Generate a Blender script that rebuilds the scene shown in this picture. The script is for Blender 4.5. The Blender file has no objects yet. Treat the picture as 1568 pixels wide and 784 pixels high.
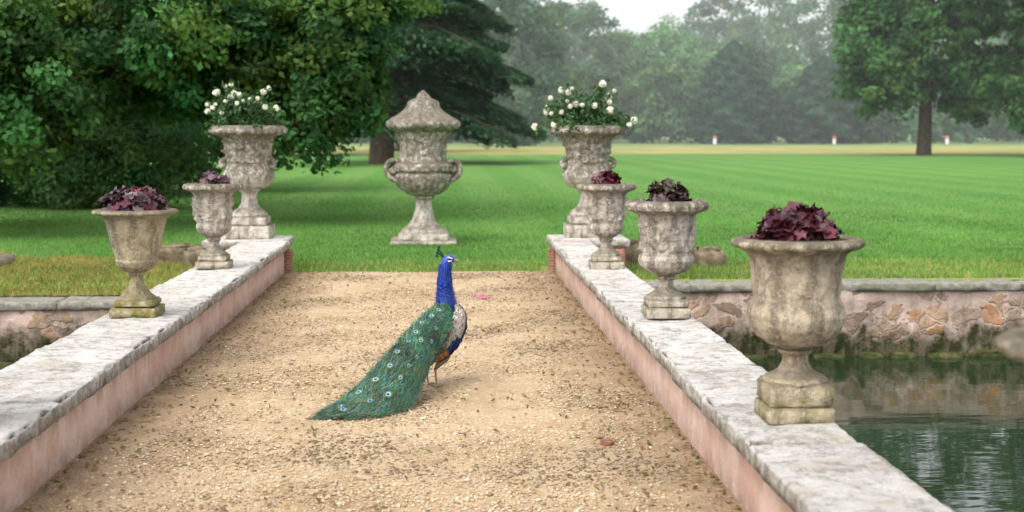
import bpy, math, random
import numpy as np
from mathutils import Vector, noise
rng = np.random.default_rng(11)
random.seed(5)
scene = bpy.context.scene
COL = scene.collection

# ------------------------------------------------------------------ helpers
def link(ob, parent=None):
    COL.objects.link(ob)
    if parent: ob.parent = parent
    return ob
def empty(name, loc=(0,0,0)):
    e = bpy.data.objects.new(name, None); e.location = loc; e.empty_display_size = .2
    return link(e)
def mesh_np(name, V, F, mat, col=None, smooth=False, parent=None, loc=(0,0,0)):
    V = np.asarray(V, dtype=np.float32); F = np.asarray(F, dtype=np.int32)
    me = bpy.data.meshes.new(name)
    n, (m, k) = len(V), F.shape
    me.vertices.add(n); me.vertices.foreach_set('co', V.ravel())
    me.loops.add(m*k); me.loops.foreach_set('vertex_index', F.ravel())
    me.polygons.add(m); me.polygons.foreach_set('loop_start', np.arange(m, dtype=np.int32)*k)
    me.update(calc_edges=True); me.validate()
    if smooth: me.polygons.foreach_set('use_smooth', np.ones(len(me.polygons), dtype=bool))
    if col is not None:
        a = me.color_attributes.new('Col', 'FLOAT_COLOR', 'POINT')
        c = np.ones((n,4), dtype=np.float32); c[:, :3] = col
        a.data.foreach_set('color', c.ravel())
    me.materials.append(mat)
    ob = bpy.data.objects.new(name, me); ob.location = loc
    return link(ob, parent)
def unit(a):
    return a/(np.linalg.norm(a, axis=-1, keepdims=True)+1e-9)
def rand_dir(n):
    return unit(rng.normal(size=(n,3)))
def frames(nrm):
    t = rand_dir(len(nrm)); t = unit(t-(t*nrm).sum(1, keepdims=True)*nrm)
    return t, np.cross(nrm, t)
def leafquads(P, nrm, L, W, t=None):
    n = len(P); L = np.broadcast_to(L, n)[:,None]; W = np.broadcast_to(W, n)[:,None]
    if t is None: t, s = frames(nrm)
    else: s = unit(np.cross(nrm, t))
    V = np.stack([P-t*L, P+s*W-t*L*.15, P+t*L, P-s*W-t*L*.15], 1).reshape(-1,3)
    return V, np.arange(n*4).reshape(n,4)
class Acc:
    def __init__(s): s.V=[]; s.F=[]; s.C=[]; s.n=0
    def add(s, V, F, C=None):
        V=np.asarray(V,float); s.V.append(V); s.F.append(np.asarray(F)+s.n); s.n+=len(V)
        if C is not None: s.C.append(np.broadcast_to(np.asarray(C,float),(len(V),3)))
    def make(s, name, mat, **k):
        return mesh_np(name, np.concatenate(s.V), np.concatenate(s.F), mat, col=np.concatenate(s.C) if s.C else None, **k)
def tube(pts, rad, sides=8, rad2=None, up=None, close=True):
    pts=np.asarray(pts,float); n=len(pts); rad=np.broadcast_to(rad,n); rad2=rad if rad2 is None else np.broadcast_to(rad2,n)
    T=unit(np.gradient(pts,axis=0)); up=np.array(up if up is not None else (0.13,0.9,0.2),float)
    V=[]; th=np.linspace(0,2*np.pi,sides,endpoint=False); s=unit(np.cross(T[0],up))
    for i in range(n):
        s=unit(s-np.dot(s,T[i])*T[i]); b=np.cross(T[i],s)
        V.append(pts[i]+np.outer(np.cos(th),s)*rad[i]+np.outer(np.sin(th),b)*rad2[i])
    F=[]
    for i in range(n-1):
        for j in range(sides):
            k=(j+1)%sides
            F.append((i*sides+j,i*sides+k,(i+1)*sides+k,(i+1)*sides+j))
    return np.concatenate(V), np.array(F)
def smooth_path(P, n):
    P=np.asarray(P,float); m=len(P); out=[]
    for q in np.linspace(0,m-1,n):
        i=min(int(q),m-2); f=q-i
        p0=P[max(i-1,0)];p1=P[i];p2=P[i+1];p3=P[min(i+2,m-1)]
        out.append(.5*((2*p1)+(-p0+p2)*f+(2*p0-5*p1+4*p2-p3)*f*f+(-p0+3*p1-3*p2+p3)*f**3))
    return np.array(out)
def nz(x,y,z,s): return noise.noise(Vector((x*s,y*s,z*s)))

# ------------------------------------------------------------------ materials
class MB:
    def __init__(s, name, rough=.8, spec=.3):
        s.mat=bpy.data.materials.new(name); s.mat.use_nodes=True; s.nt=s.mat.node_tree
        s.b=s.nt.nodes['Principled BSDF']; s.out=s.nt.nodes['Material Output']
        s.b.inputs['Roughness'].default_value=rough; s.b.inputs['Specular IOR Level'].default_value=spec
        s.tc=s.nt.nodes.new('ShaderNodeTexCoord')
    def lk(s,a,b): s.nt.links.new(a,b)
    def noise(s, scale, detail=4, vec=None, rough=.55, dist=0):
        n=s.nt.nodes.new('ShaderNodeTexNoise'); n.inputs['Scale'].default_value=scale; n.inputs['Detail'].default_value=detail
        n.inputs['Roughness'].default_value=rough; n.inputs['Distortion'].default_value=dist
        s.lk(vec or s.tc.outputs['Object'], n.inputs['Vector']); return n.outputs['Fac']
    def mapping(s, scale=(1,1,1), src=None):
        n=s.nt.nodes.new('ShaderNodeMapping'); n.inputs['Scale'].default_value=scale
        s.lk(src or s.tc.outputs['Object'], n.inputs['Vector']); return n.outputs['Vector']
    def ramp(s, fac, stops):
        r=s.nt.nodes.new('ShaderNodeValToRGB'); e=r.color_ramp.elements
        while len(e)<len(stops): e.new(.5)
        for i,(p,c) in enumerate(stops):
            e[i].position=p; e[i].color=(c,c,c,1) if isinstance(c,(int,float)) else (*c,1)
        s.lk(fac,r.inputs['Fac']); return r.outputs['Color']
    def mix(s, fac, a, b, mode='MIX'):
        m=s.nt.nodes.new('ShaderNodeMix'); m.data_type='RGBA'; m.blend_type=mode
        for v,i in ((fac,0),(a,6),(b,7)):
            if hasattr(v,'links') or isinstance(v,bpy.types.NodeSocket): s.lk(v,m.inputs[i])
            else: m.inputs[i].default_value = v if i==0 else (*v,1)
        return m.outputs[2]
    def sep(s, src):
        n=s.nt.nodes.new('ShaderNodeSeparateXYZ'); s.lk(src,n.inputs[0]); return n.outputs
    def math(s, op, a, b=0, c=None):
        n=s.nt.nodes.new('ShaderNodeMath'); n.operation=op
        for v,i in ((a,0),(b,1),(c,2)):
            if v is None: continue
            if isinstance(v,bpy.types.NodeSocket): s.lk(v,n.inputs[i])
            else: n.inputs[i].default_value=v
        return n.outputs[0]
    def mr(s, v, a,b,c=0,d=1):
        n=s.nt.nodes.new('ShaderNodeMapRange'); s.lk(v,n.inputs[0])
        for i,x in enumerate((a,b,c,d)): n.inputs[i+1].default_value=x
        return n.outputs[0]
    def voro(s, scale, feature='F1', vec=None, out='Distance'):
        n=s.nt.nodes.new('ShaderNodeTexVoronoi'); n.feature=feature; n.inputs['Scale'].default_value=scale
        s.lk(vec or s.tc.outputs['Object'], n.inputs['Vector']); return n.outputs[out]
    def color(s, c):
        s.lk(c, s.b.inputs['Base Color']); return s
    def bump(s, h, strength=.4, dist=.01):
        n=s.nt.nodes.new('ShaderNodeBump'); n.inputs['Strength'].default_value=strength; n.inputs['Distance'].default_value=dist
        s.lk(h,n.inputs['Height']); s.lk(n.outputs[0], s.b.inputs['Normal']); return s
    def attr(s):
        n=s.nt.nodes.new('ShaderNodeAttribute'); n.attribute_name='Col'; return n.outputs['Color']

def leaf_mat(name, trans=.35, rough=.55, spec=.25):
    m=MB(name,rough,spec); c=m.attr(); m.color(c)
    t=m.nt.nodes.new('ShaderNodeBsdfTranslucent'); m.lk(m.mix(1.0,c,(1.15,1.25,.8),'MULTIPLY'),t.inputs['Color'])
    x=m.nt.nodes.new('ShaderNodeMixShader'); x.inputs[0].default_value=trans
    m.lk(m.b.outputs[0],x.inputs[1]); m.lk(t.outputs[0],x.inputs[2]); m.lk(x.outputs[0],m.out.inputs['Surface'])
    return m.mat
LEAF=leaf_mat('leaf',.35,.65,.15); GRASSM=leaf_mat('grass_blade',.3,.7,.1); PETAL=leaf_mat('petal',.25,.6)
HEUCH=leaf_mat('heuchera_leaf',.15,.45,.4)
def simple(name,c,rough=.7,spec=.3,ns=20,amt=.3):
    m=MB(name,rough,spec); f=m.noise(ns,5)
    m.color(m.ramp(f,[(.3,tuple(x*(1-amt) for x in c)),(.7,tuple(x*(1+amt) for x in c))])); m.bump(f,.3,.01); return m.mat
BARK=simple('bark',(.075,.055,.04),.9,.1,6,.5)
SOIL=simple('soil',(.05,.035,.025),.95,.1,30,.4)
VCOL=MB('painted_attr',.8,.15); VCOL.color(VCOL.attr()); VCOL=VCOL.mat

def urn_mat(name, base, dark, light, lichen=.5, moss=.3):
    m=MB(name,.9,.15)
    a=m.noise(4,7,rough=.7); b=m.noise(18,7,rough=.75); c=m.noise(70,4,rough=.7)
    col=m.ramp(a,[(.32,dark),(.45,base),(.58,light),(.72,base)])
    streak=m.noise(10,6,vec=m.mapping((1,1,.18)),rough=.65)
    col=m.mix(m.ramp(streak,[(.48,0.0),(.62,.7)]),col,tuple(x*.62 for x in dark))
    col=m.mix(m.ramp(b,[(.52,0.0),(.61,lichen)]),col,(.12,.105,.08))
    col=m.mix(m.ramp(c,[(.54,0.0),(.64,.5)]),col,(.60,.56,.49))
    g=m.nt.nodes.new('ShaderNodeNewGeometry'); up=m.mr(m.sep(g.outputs['Normal'])[2],.2,.8)
    up=m.math('MULTIPLY',up,m.ramp(b,[(.3,.5),(.55,1.0)]))
    col=m.mix(m.math('MULTIPLY',up,.78),col,(.115,.10,.072))
    pz=m.mr(m.sep(m.tc.outputs['Object'])[2],.3,.0)
    col=m.mix(m.math('MULTIPLY',m.math('MULTIPLY',pz,moss*1.6),m.ramp(m.noise(12,4),[(.4,0.0),(.6,1.0)])),col,(.17,.15,.035))
    hz=m.mr(m.sep(m.tc.outputs['Object'])[2],.76,.92)
    col=m.mix(m.math('MULTIPLY',m.math('MULTIPLY',hz,.75),m.ramp(m.noise(14,6,rough=.7),[(.40,0.0),(.53,1.0)])),col,(.10,.085,.06))
    m.color(col)
    h=m.math('ADD',m.math('MULTIPLY',b,1.0),m.math('MULTIPLY',c,.6)); m.bump(h,1.0,.015)
    return m.mat
U1=urn_mat('weathered_stone',(.40,.325,.225),(.20,.155,.105),(.51,.43,.32),.55,.5)
U2=urn_mat('weathered_stone_yellow',(.35,.285,.17),(.175,.14,.08),(.45,.39,.26),.5,.8)
U3=urn_mat('weathered_stone_pale',(.43,.37,.305),(.20,.165,.13),(.56,.50,.43),.65,.3)
U4=urn_mat('weathered_stone_big',(.45,.395,.33),(.21,.17,.135),(.60,.545,.48),.65,.15)

def coping_mat():
    m=MB('coping_stone',.9,.15)
    a=m.noise(1.3,7,rough=.75); b=m.noise(9,8,rough=.78); c=m.noise(45,6,rough=.75)
    col=m.ramp(a,[(.3,(.36,.335,.30)),(.47,(.54,.515,.475)),(.6,(.63,.605,.565)),(.72,(.46,.43,.39))])
    col=m.mix(m.ramp(b,[(.49,0.0),(.59,.68)]),col,(.21,.19,.165))
    col=m.mix(m.ramp(c,[(.53,0.0),(.63,.5)]),col,(.72,.70,.66))
    col=m.mix(m.ramp(m.noise(28,6,rough=.8),[(.56,0.0),(.63,.6)]),col,(.13,.12,.10))
    col=m.mix(m.ramp(m.noise(4,5),[(.52,0.0),(.68,.5)]),col,(.38,.30,.19))
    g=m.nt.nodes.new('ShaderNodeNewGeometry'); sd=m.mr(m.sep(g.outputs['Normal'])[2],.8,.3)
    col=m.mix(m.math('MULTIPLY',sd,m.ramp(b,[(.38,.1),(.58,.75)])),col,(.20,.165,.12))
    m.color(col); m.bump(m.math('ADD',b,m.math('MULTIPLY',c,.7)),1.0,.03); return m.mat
COPE=coping_mat()
def stucco():
    m=MB('pink_render',.92,.1)
    a=m.noise(1.3,7,rough=.75); b=m.noise(1.7,6,vec=m.mapping((1,1,.6)),rough=.75); c=m.noise(40,5)
    col=m.ramp(a,[(.3,(.43,.29,.23)),(.45,(.55,.39,.32)),(.6,(.61,.46,.39)),(.75,(.49,.36,.29))])
    col=m.mix(m.ramp(b,[(.5,0.0),(.54,.5)]),col,(.50,.30,.235))
    col=m.mix(m.ramp(m.noise(2.6,7,rough=.8),[(.54,0.0),(.60,.6)]),col,(.58,.51,.44))
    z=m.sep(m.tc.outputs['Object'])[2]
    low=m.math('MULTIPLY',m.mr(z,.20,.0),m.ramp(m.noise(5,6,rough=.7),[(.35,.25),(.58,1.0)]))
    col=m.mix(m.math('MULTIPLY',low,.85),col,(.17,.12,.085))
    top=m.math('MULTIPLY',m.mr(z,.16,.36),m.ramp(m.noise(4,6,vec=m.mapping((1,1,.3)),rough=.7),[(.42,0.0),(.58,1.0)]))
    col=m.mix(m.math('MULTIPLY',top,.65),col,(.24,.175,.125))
    m.color(col); m.bump(m.math('ADD',a,m.math('MULTIPLY',c,.2)),.7,.03); return m.mat
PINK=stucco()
def rubble():
    m=MB('rubble_wall',.92,.1)
    vec=m.mapping((1,1,1.35)); wob=m.nt.nodes.new('ShaderNodeVectorMath'); wob.operation='ADD'
    nn=m.nt.nodes.new('ShaderNodeTexNoise'); nn.inputs['Scale'].default_value=3.5; nn.inputs['Detail'].default_value=5; m.lk(m.tc.outputs['Object'],nn.inputs['Vector'])
    sc=m.nt.nodes.new('ShaderNodeVectorMath'); sc.operation='SCALE'; sc.inputs['Scale'].default_value=.5
    m.lk(nn.outputs['Color'],sc.inputs[0]); m.lk(vec,wob.inputs[0]); m.lk(sc.outputs[0],wob.inputs[1])
    v=wob.outputs[0]
    e=m.voro(3.4,'DISTANCE_TO_EDGE',v); cc=m.voro(3.4,'F1',v,'Color'); r=m.sep(cc)
    stone=m.ramp(r[0],[(.0,(.36,.20,.09)),(.25,(.44,.34,.24)),(.5,(.24,.16,.12)),(.7,(.50,.42,.32)),(1,(.44,.21,.09))])
    stone=m.mix(m.ramp(m.noise(14,5),[(.4,0.0),(.7,.4)]),stone,(.16,.12,.09))
    mort=m.ramp(m.noise(3,6,rough=.7),[(.35,(.42,.31,.255)),(.65,(.54,.42,.355))])
    mask=m.math('MULTIPLY',m.mr(e,.04,.10),m.ramp(r[1],[(.42,0.0),(.48,1.0)]))
    mask=m.math('MULTIPLY',mask,m.ramp(m.noise(8,5,rough=.7),[(.36,.2),(.50,.95)]))
    col=m.mix(mask,mort,stone)
    z=m.sep(m.tc.outputs['Object'])[2]
    zn=m.math('ADD',z,m.math('MULTIPLY',m.math('SUBTRACT',m.noise(1.6,6,rough=.7),.5),1.3))
    wet=m.math('MULTIPLY',m.mr(zn,-.46,-.68),m.ramp(m.noise(6,6,rough=.7),[(.3,.7),(.5,1.0)]))
    col=m.mix(wet,col,(.030,.034,.012))
    drip=m.math('MULTIPLY',m.mr(z,-.9,-.1,.9,.4),m.ramp(m.noise(4,6,vec=m.mapping((1.6,1,.3)),rough=.65),[(.48,0.0),(.60,.75)]))
    col=m.mix(drip,col,(.17,.135,.10))
    m.color(col); m.bump(m.math('ADD',m.math('MULTIPLY',mask,.5),m.math('MULTIPLY',m.noise(10,6,rough=.7),.8)),.8,.05); return m.mat
RUB=rubble()
def gravel_mat():
    m=MB('gravel_ground',.95,.1)
    a=m.noise(.9,7,rough=.75); b=m.noise(40,6,rough=.75); v=m.voro(70)
    col=m.ramp(b,[(.3,(.28,.19,.105)),(.5,(.46,.345,.215)),(.65,(.55,.43,.285)),(.8,(.64,.53,.385))])
    col=m.mix(m.ramp(a,[(.47,0.0),(.6,.6)]),col,(.33,.23,.125))
    col=m.mix(m.ramp(m.noise(5,7,rough=.8),[(.53,0.0),(.63,.6)]),col,(.26,.175,.09))
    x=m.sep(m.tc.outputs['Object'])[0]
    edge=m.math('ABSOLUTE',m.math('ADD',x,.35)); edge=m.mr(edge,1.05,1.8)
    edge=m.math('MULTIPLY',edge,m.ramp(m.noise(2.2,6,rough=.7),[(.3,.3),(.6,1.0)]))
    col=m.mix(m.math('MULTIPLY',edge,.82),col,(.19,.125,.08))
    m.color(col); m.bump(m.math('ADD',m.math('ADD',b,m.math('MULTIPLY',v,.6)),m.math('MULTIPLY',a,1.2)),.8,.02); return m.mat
GRAV=gravel_mat()
def lawn_mat():
    m=MB('lawn',.95,.05); y=m.sep(m.tc.outputs['Object'])[1]
    a=m.noise(.30,7,rough=.7); b=m.noise(9,6,rough=.75); l=m.noise(.05,4,vec=m.mapping((1,.35,1)))
    g=m.ramp(b,[(.3,(.048,.122,.024)),(.5,(.075,.185,.038)),(.7,(.112,.238,.055))])
    g=m.mix(m.ramp(a,[(.4,0.0),(.65,.45)]),g,(.13,.215,.058))
    st=m.nt.nodes.new('ShaderNodeTexWave'); st.inputs['Scale'].default_value=.11; st.inputs['Distortion'].default_value=1.2; st.bands_direction='X'; st.inputs['Detail'].default_value=2
    m.lk(m.mapping((1,.12,1)),st.inputs['Vector'])
    g=m.mix(m.ramp(st.outputs['Fac'],[(.35,0.0),(.65,.35)]),g,(.15,.25,.075))
    g=m.mix(m.ramp(l,[(.4,0.0),(.65,.35)]),g,(.055,.145,.033))
    wy=m.math('ADD',y,m.math('MULTIPLY',m.math('SUBTRACT',m.noise(.06,3),.5),26))
    yb=m.math('ADD',y,m.math('MULTIPLY',m.math('SUBTRACT',m.noise(1.3,5),.5),2.6))
    near=m.mr(yb,21.9,20.0)
    g=m.mix(m.math('MULTIPLY',near,.75),g,(.24,.24,.06))
    tan=m.ramp(m.noise(.2,5,vec=m.mapping((1,.2,1))),[(.35,(.22,.22,.07)),(.65,(.34,.28,.11))])
    f1=m.mr(wy,125,130); f2=m.mr(wy,185,210)
    g=m.mix(m.math('MULTIPLY',f1,.85),g,tan); g=m.mix(f2,g,(.14,.21,.08))
    m.color(g); m.bump(b,.6,.05); return m.mat
LAWN=lawn_mat()
def water_mat():
    m=MB('moat_water',.02,.5); m.b.inputs['Base Color'].default_value=(.012,.024,.010,1); m.b.inputs['IOR'].default_value=1.33
    h=m.noise(2.0,3,vec=m.mapping((.7,2.4,1)),rough=.5); m.bump(h,.045,.05); return m.mat
WATER=water_mat()

# ------------------------------------------------------------------ world, sun, camera
SE, SA = math.radians(58), math.radians(-140)
w=bpy.data.worlds.new("World"); scene.world=w; w.use_nodes=True; nt=w.node_tree
bg=nt.nodes['Background']; bg.inputs['Strength'].default_value=.15
sky=nt.nodes.new('ShaderNodeTexSky'); sky.sky_type='NISHITA'; sky.sun_disc=False
sky.sun_elevation=SE; sky.sun_rotation=SA; sky.air_density=1.0; sky.dust_density=4; sky.ozone_density=1
hs=nt.nodes.new('ShaderNodeHueSaturation'); hs.inputs['Saturation'].default_value=.22; hs.inputs['Value'].default_value=2.75
nt.links.new(sky.outputs[0],hs.inputs['Color']); nt.links.new(hs.outputs[0],bg.inputs[0])
sl=bpy.data.lights.new('sun','SUN'); sl.energy=.75; sl.angle=math.radians(60); sl.color=(1,.95,.87)
so=bpy.data.objects.new('sun',sl); link(so)
d=Vector((math.sin(SA)*math.cos(SE),math.cos(SA)*math.cos(SE),math.sin(SE)))
so.rotation_euler=d.to_track_quat('Z','Y').to_euler(); so.location=(-10,-10,30)
cd=bpy.data.cameras.new('camera'); cam=bpy.data.objects.new('camera',cd); link(cam)
cam.location=(0,0,2); cam.rotation_euler=(math.radians(90-4.986),0,math.radians(-2.70))
cd.lens=50; cd.sensor_width=36; cd.clip_end=3000
cd.dof.use_dof=True; cd.dof.focus_distance=11.0; cd.dof.aperture_fstop=2.2
scene.camera=cam
scene.view_settings.view_transform='Standard'

# thin morning mist lying over the park (a real volume)
mm=bpy.data.materials.new('mist'); mm.use_nodes=True; n_=mm.node_tree; n_.nodes.clear()
vs=n_.nodes.new('ShaderNodeVolumeScatter'); vs.inputs['Density'].default_value=.00085; vs.inputs['Color'].default_value=(.93,1,.95,1)
mo=n_.nodes.new('ShaderNodeOutputMaterial'); n_.links.new(vs.outputs[0],mo.inputs['Volume'])
x0,x1,y0,y1,z0,z1=-260,330,72,460,-3,52
mesh_np('morning_mist',[(x0,y0,z0),(x1,y0,z0),(x1,y1,z0),(x0,y1,z0),(x0,y0,z1),(x1,y0,z1),(x1,y1,z1),(x0,y1,z1)],
        [(3,2,1,0),(4,5,6,7),(0,1,5,4),(1,2,6,5),(2,3,7,6),(3,0,4,7)],mm)

# ------------------------------------------------------------------ ground sheet
def sstep(a,b,x):
    t=np.clip((x-a)/(b-a),0,1); return t*t*(3-2*t)
def gz(x,y):
    x=np.asarray(x,float); y=np.asarray(y,float)
    low=-.14*(1-sstep(19.4,24,y))*sstep(-2.9,-3.3,x)
    h=.22*np.exp(-((x+4.6)/1.0)**2-((y-20.6)/.7)**2)+.26*np.exp(-((x+6.6)/1.1)**2-((y-20.9)/.8)**2)+.16*np.exp(-((x+5.6)/.9)**2-((y-19.9)/.45)**2)
    return low+h
xs=np.array([-900,-300,-120,-60,-40,-25]+list(np.arange(-20,-8.1,.5))+list(np.arange(-8,-2.6,.2))+list(np.arange(-2.5,20.1,.5))+[40,60,120,300,900.])
ys=np.array([-400,-100,-12,18.85]+list(np.arange(19.1,24,.2))+list(np.arange(24,30,.5))+list(np.arange(31,60,2))+[70,90,120,160,220,300,450,700,1500.])
X,Y=np.meshgrid(xs,ys); Z=gz(X,Y)
V=np.stack([X,Y,Z],-1).reshape(-1,3); F=[]
nx=len(xs)
for j in range(len(ys)-1):
    for i in range(nx-1):
        if xs[i]>=-40 and xs[i+1]<=40 and ys[j]>=-12 and ys[j+1]<=18.85: continue
        F.append((j*nx+i,j*nx+i+1,(j+1)*nx+i+1,(j+1)*nx+i))
mesh_np('lawn_ground',V,F,LAWN,smooth=True)
xs=np.linspace(-2.27,1.57,40); ys=np.linspace(-12,20.15,200); X,Y=np.meshgrid(xs,ys)
Z=np.array([[.008+.012*nz(x,y,0,1.2)+.02*max(0,abs(x+.35)-1.5) for x in xs] for y in ys])
Yw=Y.copy()
for i,x in enumerate(xs): Yw[-1,i]+= .25*nz(x,3,1,1.1)
V=np.stack([X,Yw,Z+.012],-1).reshape(-1,3); nx=len(xs)
F=[(j*nx+i,j*nx+i+1,(j+1)*nx+i+1,(j+1)*nx+i) for j in range(len(ys)-1) for i in range(nx-1)]
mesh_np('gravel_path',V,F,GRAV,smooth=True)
mesh_np('moat_water',[(-42,-12.5,-.97),(42,-12.5,-.97),(42,19.2,-.97),(-42,19.2,-.97)],[(0,1,2,3)],WATER)

def pebbles(n):
    y=6.6+13.5*rng.random(n)**1.25; x=-2.25+3.8*rng.random(n)
    s=.0042+.008*rng.random(n)**2.0+ .008*(rng.random(n)<.025)
    P=np.stack([x,y,.02+s*.25],1)
    base=np.array([(1,0,0),(-1,0,0),(0,1,0),(0,-1,0),(0,0,.6),(0,0,-.6)],float)
    ang=rng.random(n)*6.28; c,sn=np.cos(ang),np.sin(ang)
    V=np.repeat(base[None],n,0)*(0.7+.6*rng.random((n,6,1)))*s[:,None,None]
    Vx=V[:,:,0]*c[:,None]-V[:,:,1]*sn[:,None]; Vy=V[:,:,0]*sn[:,None]+V[:,:,1]*c[:,None]
    V=np.stack([Vx*1.3,Vy,V[:,:,2]],-1)+P[:,None]
    Ft=np.array([(0,2,4),(2,1,4),(1,3,4),(3,0,4),(2,0,5),(1,2,5),(3,1,5),(0,3,5)])
    F=(Ft[None]+6*np.arange(n)[:,None,None]).reshape(-1,3)
    pal=np.array([(.51,.39,.25),(.57,.46,.32),(.41,.29,.175),(.27,.18,.105),(.61,.52,.39),(.46,.335,.21)])
    C=pal[rng.integers(0,6,n)]*(.78+.34*rng.random((n,1)))
    pt=np.array([nz(a,b,0,.9)+.5*nz(a,b,4,3) for a,b in zip(x,y)])
    C=C*(1-.55*np.clip(pt*2.2,0,1))[:,None]
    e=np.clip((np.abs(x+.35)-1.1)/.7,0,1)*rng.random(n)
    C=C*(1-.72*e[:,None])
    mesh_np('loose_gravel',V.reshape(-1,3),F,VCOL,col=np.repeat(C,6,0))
pebbles(58000)
def litter():
    n=5600; side=rng.random(n)
    y=7+13*rng.random(n)
    x=np.where(side<.28,-2.22+.7*rng.random(n)**1.8,np.where(side<.56,1.53-.75*rng.random(n)**1.8,-2.1+3.5*rng.random(n)))
    cl=rng.random((80,2))*np.array([3.4,13])+np.array([-2.0,7]); k=rng.integers(0,80,n)
    m=(side>.66); x[m]=cl[k[m],0]+rng.normal(size=m.sum())*.28; y[m]=cl[k[m],1]+rng.normal(size=m.sum())*.16
    x=np.clip(x,-2.22,1.53)
    P=np.stack([x,y,.034+.008*rng.random(n)],1); nr=unit(rng.normal(size=(n,3))*.35+np.array([0,0,1]))
    s=.008+.019*rng.random(n)**1.5; V,F=leafquads(P,nr,s,s*.55)
    pal=np.array([(.24,.13,.06),(.33,.21,.09),(.16,.095,.05),(.38,.28,.14),(.14,.15,.04)])
    mesh_np('fallen_leaves',V,F,LEAF,col=np.repeat(pal[rng.integers(0,5,n)]*.85,4,0))
litter()
P=np.array([.42,16.8,.045])+rng.normal(size=(20,3))*np.array([.06,.05,.008]); 
V,F=leafquads(P,unit(rng.normal(size=(20,3))*.5+np.array([0,0,1])),.026,.019)
mesh_np('fallen_petals',V,F,PETAL,col=np.tile((.55,.17,.30),(len(V),1)))
def rock(name, loc, dims, mat, seed=0, amp=.18, sub=3):
    import bmesh
    bm=bmesh.new(); bmesh.ops.create_cube(bm,size=1); bmesh.ops.bevel(bm,geom=bm.edges[:],offset=.12,segments=2,affect='EDGES')
    bmesh.ops.subdivide_edges(bm,edges=bm.edges[:],cuts=sub,use_grid_fill=True)
    for v in bm.verts:
        d=noise.noise_vector(v.co*2.2+Vector((seed,seed*2,0)))*amp; v.co+=d
        v.co.x*=dims[0]; v.co.y*=dims[1]; v.co.z*=dims[2]
    me=bpy.data.meshes.new(name); bm.to_mesh(me); bm.free(); me.materials.append(mat)
    for p in me.polygons: p.use_smooth=True
    o=bpy.data.objects.new(name,me); o.location=loc; return link(o)
rock('brick_fragment',(1.02,8.85,.035),(.08,.05,.04),simple('brick_red',(.22,.10,.07)),3)

# ------------------------------------------------------------------ masonry
def stone_block(acc, x0,x1,y0,y1,z0,z1, cell=.07, amp=.006, bev=.018, seed=0.0):
    c=np.array([(x0+x1)/2,(y0+y1)/2,(z0+z1)/2]); h=np.array([(x1-x0)/2,(y1-y0)/2,(z1-z0)/2])
    for ax in range(3):
        u,v=[(1,2),(2,0),(0,1)][ax]
        def line(k):
            m=max(2,int(2*h[k]/cell)); a=np.linspace(-h[k],h[k],m+1)
            return np.unique(np.concatenate([a,[-h[k]+bev*.5,-h[k]+bev,h[k]-bev,h[k]-bev*.5]]))
        lu,lv=line(u),line(v)
        for sgn in (-1,1):
            U,W=np.meshgrid(lu,lv); P=np.zeros(U.shape+(3,)); P[...,u]=U; P[...,v]=W; P[...,ax]=sgn*h[ax]
            P=P.reshape(-1,3)
            core=np.clip(P,-(h-bev),h-bev); dd=P-core; ln=np.linalg.norm(dd,axis=1,keepdims=True)
            P=core+dd/np.maximum(ln,1e-9)*np.minimum(ln,bev)
            Q=P+c
            D=np.array([ (nz(q[0]+seed,q[1],q[2],7)+.5*nz(q[0],q[1]+seed,q[2],19)) for q in Q])
            D2=np.array([ nz(q[0],q[1]+9+seed,q[2],3.1) for q in Q])
            nrm=dd/np.maximum(ln,1e-9)
            corner=(np.sum(np.abs(dd)>1e-6,axis=1)>1).astype(float)
            Q=Q+nrm*(D*amp+D2*amp*.8)[:,None]-nrm*(corner*np.maximum(D+.1,0)*amp*4)[:,None]
            nu=len(lu); F=[]
            for j in range(len(lv)-1):
                for i in range(nu-1):
                    f=(j*nu+i,j*nu+i+1,(j+1)*nu+i+1,(j+1)*nu+i)
                    F.append(f if sgn>0 else f[::-1])
            acc.add(Q,F)
def parapet(x0,x1,ci,co,y_end):
    e=empty('bridge_parapet')
    a=Acc()
    lo,hi=min(x0,x1),max(x0,x1)
    ys=np.linspace(-12,y_end-.02,260); zs=np.linspace(-1.6,.375,22)
    for xf,sg in ((lo,-1),(hi,1)):
        Yg,Zg=np.meshgrid(ys,zs); P=np.stack([np.full(Yg.shape,xf),Yg,Zg],-1).reshape(-1,3)
        P[:,0]+=sg*np.array([.014*nz(p[1],p[2],xf,1.3)+.006*nz(p[1],p[2],xf,5) for p in P])
        n=len(ys); F=[]
        for j in range(len(zs)-1):
            for i in range(n-1):
                f=(j*n+i,j*n+i+1,(j+1)*n+i+1,(j+1)*n+i); F.append(f if sg>0 else f[::-1])
        a.add(P,F)
    a.add([(lo,y_end-.02,-1.6),(hi,y_end-.02,-1.6),(hi,y_end-.02,.375),(lo,y_end-.02,.375)],[(0,1,2,3)])
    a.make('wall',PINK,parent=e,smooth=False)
    b=Acc(); lo,hi=min(ci,co),max(ci,co); y=-12.0; k=0
    while y<y_end-.3:
        L=.95+.5*random.random()
        if y+L>y_end-.5: L=y_end-y
        if y>3: stone_block(b,lo+random.uniform(-.010,.010),hi+random.uniform(-.012,.012),y+.002,y+L-.002,.372,.48+random.uniform(-.005,.005),.045,.012,.018,k*3.3)
        else: stone_block(b,lo,hi,y+.004,y+L-.004,.372,.48,.3,.004,.016,k)
        y+=L; k+=1
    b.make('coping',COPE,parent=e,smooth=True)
    return e
parapet(1.56,1.97,1.485,2.05,20.0)
parapet(-2.256,-2.77,-2.17,-2.85,20.0)
BR=MB('old_brick',.9,.1)
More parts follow.
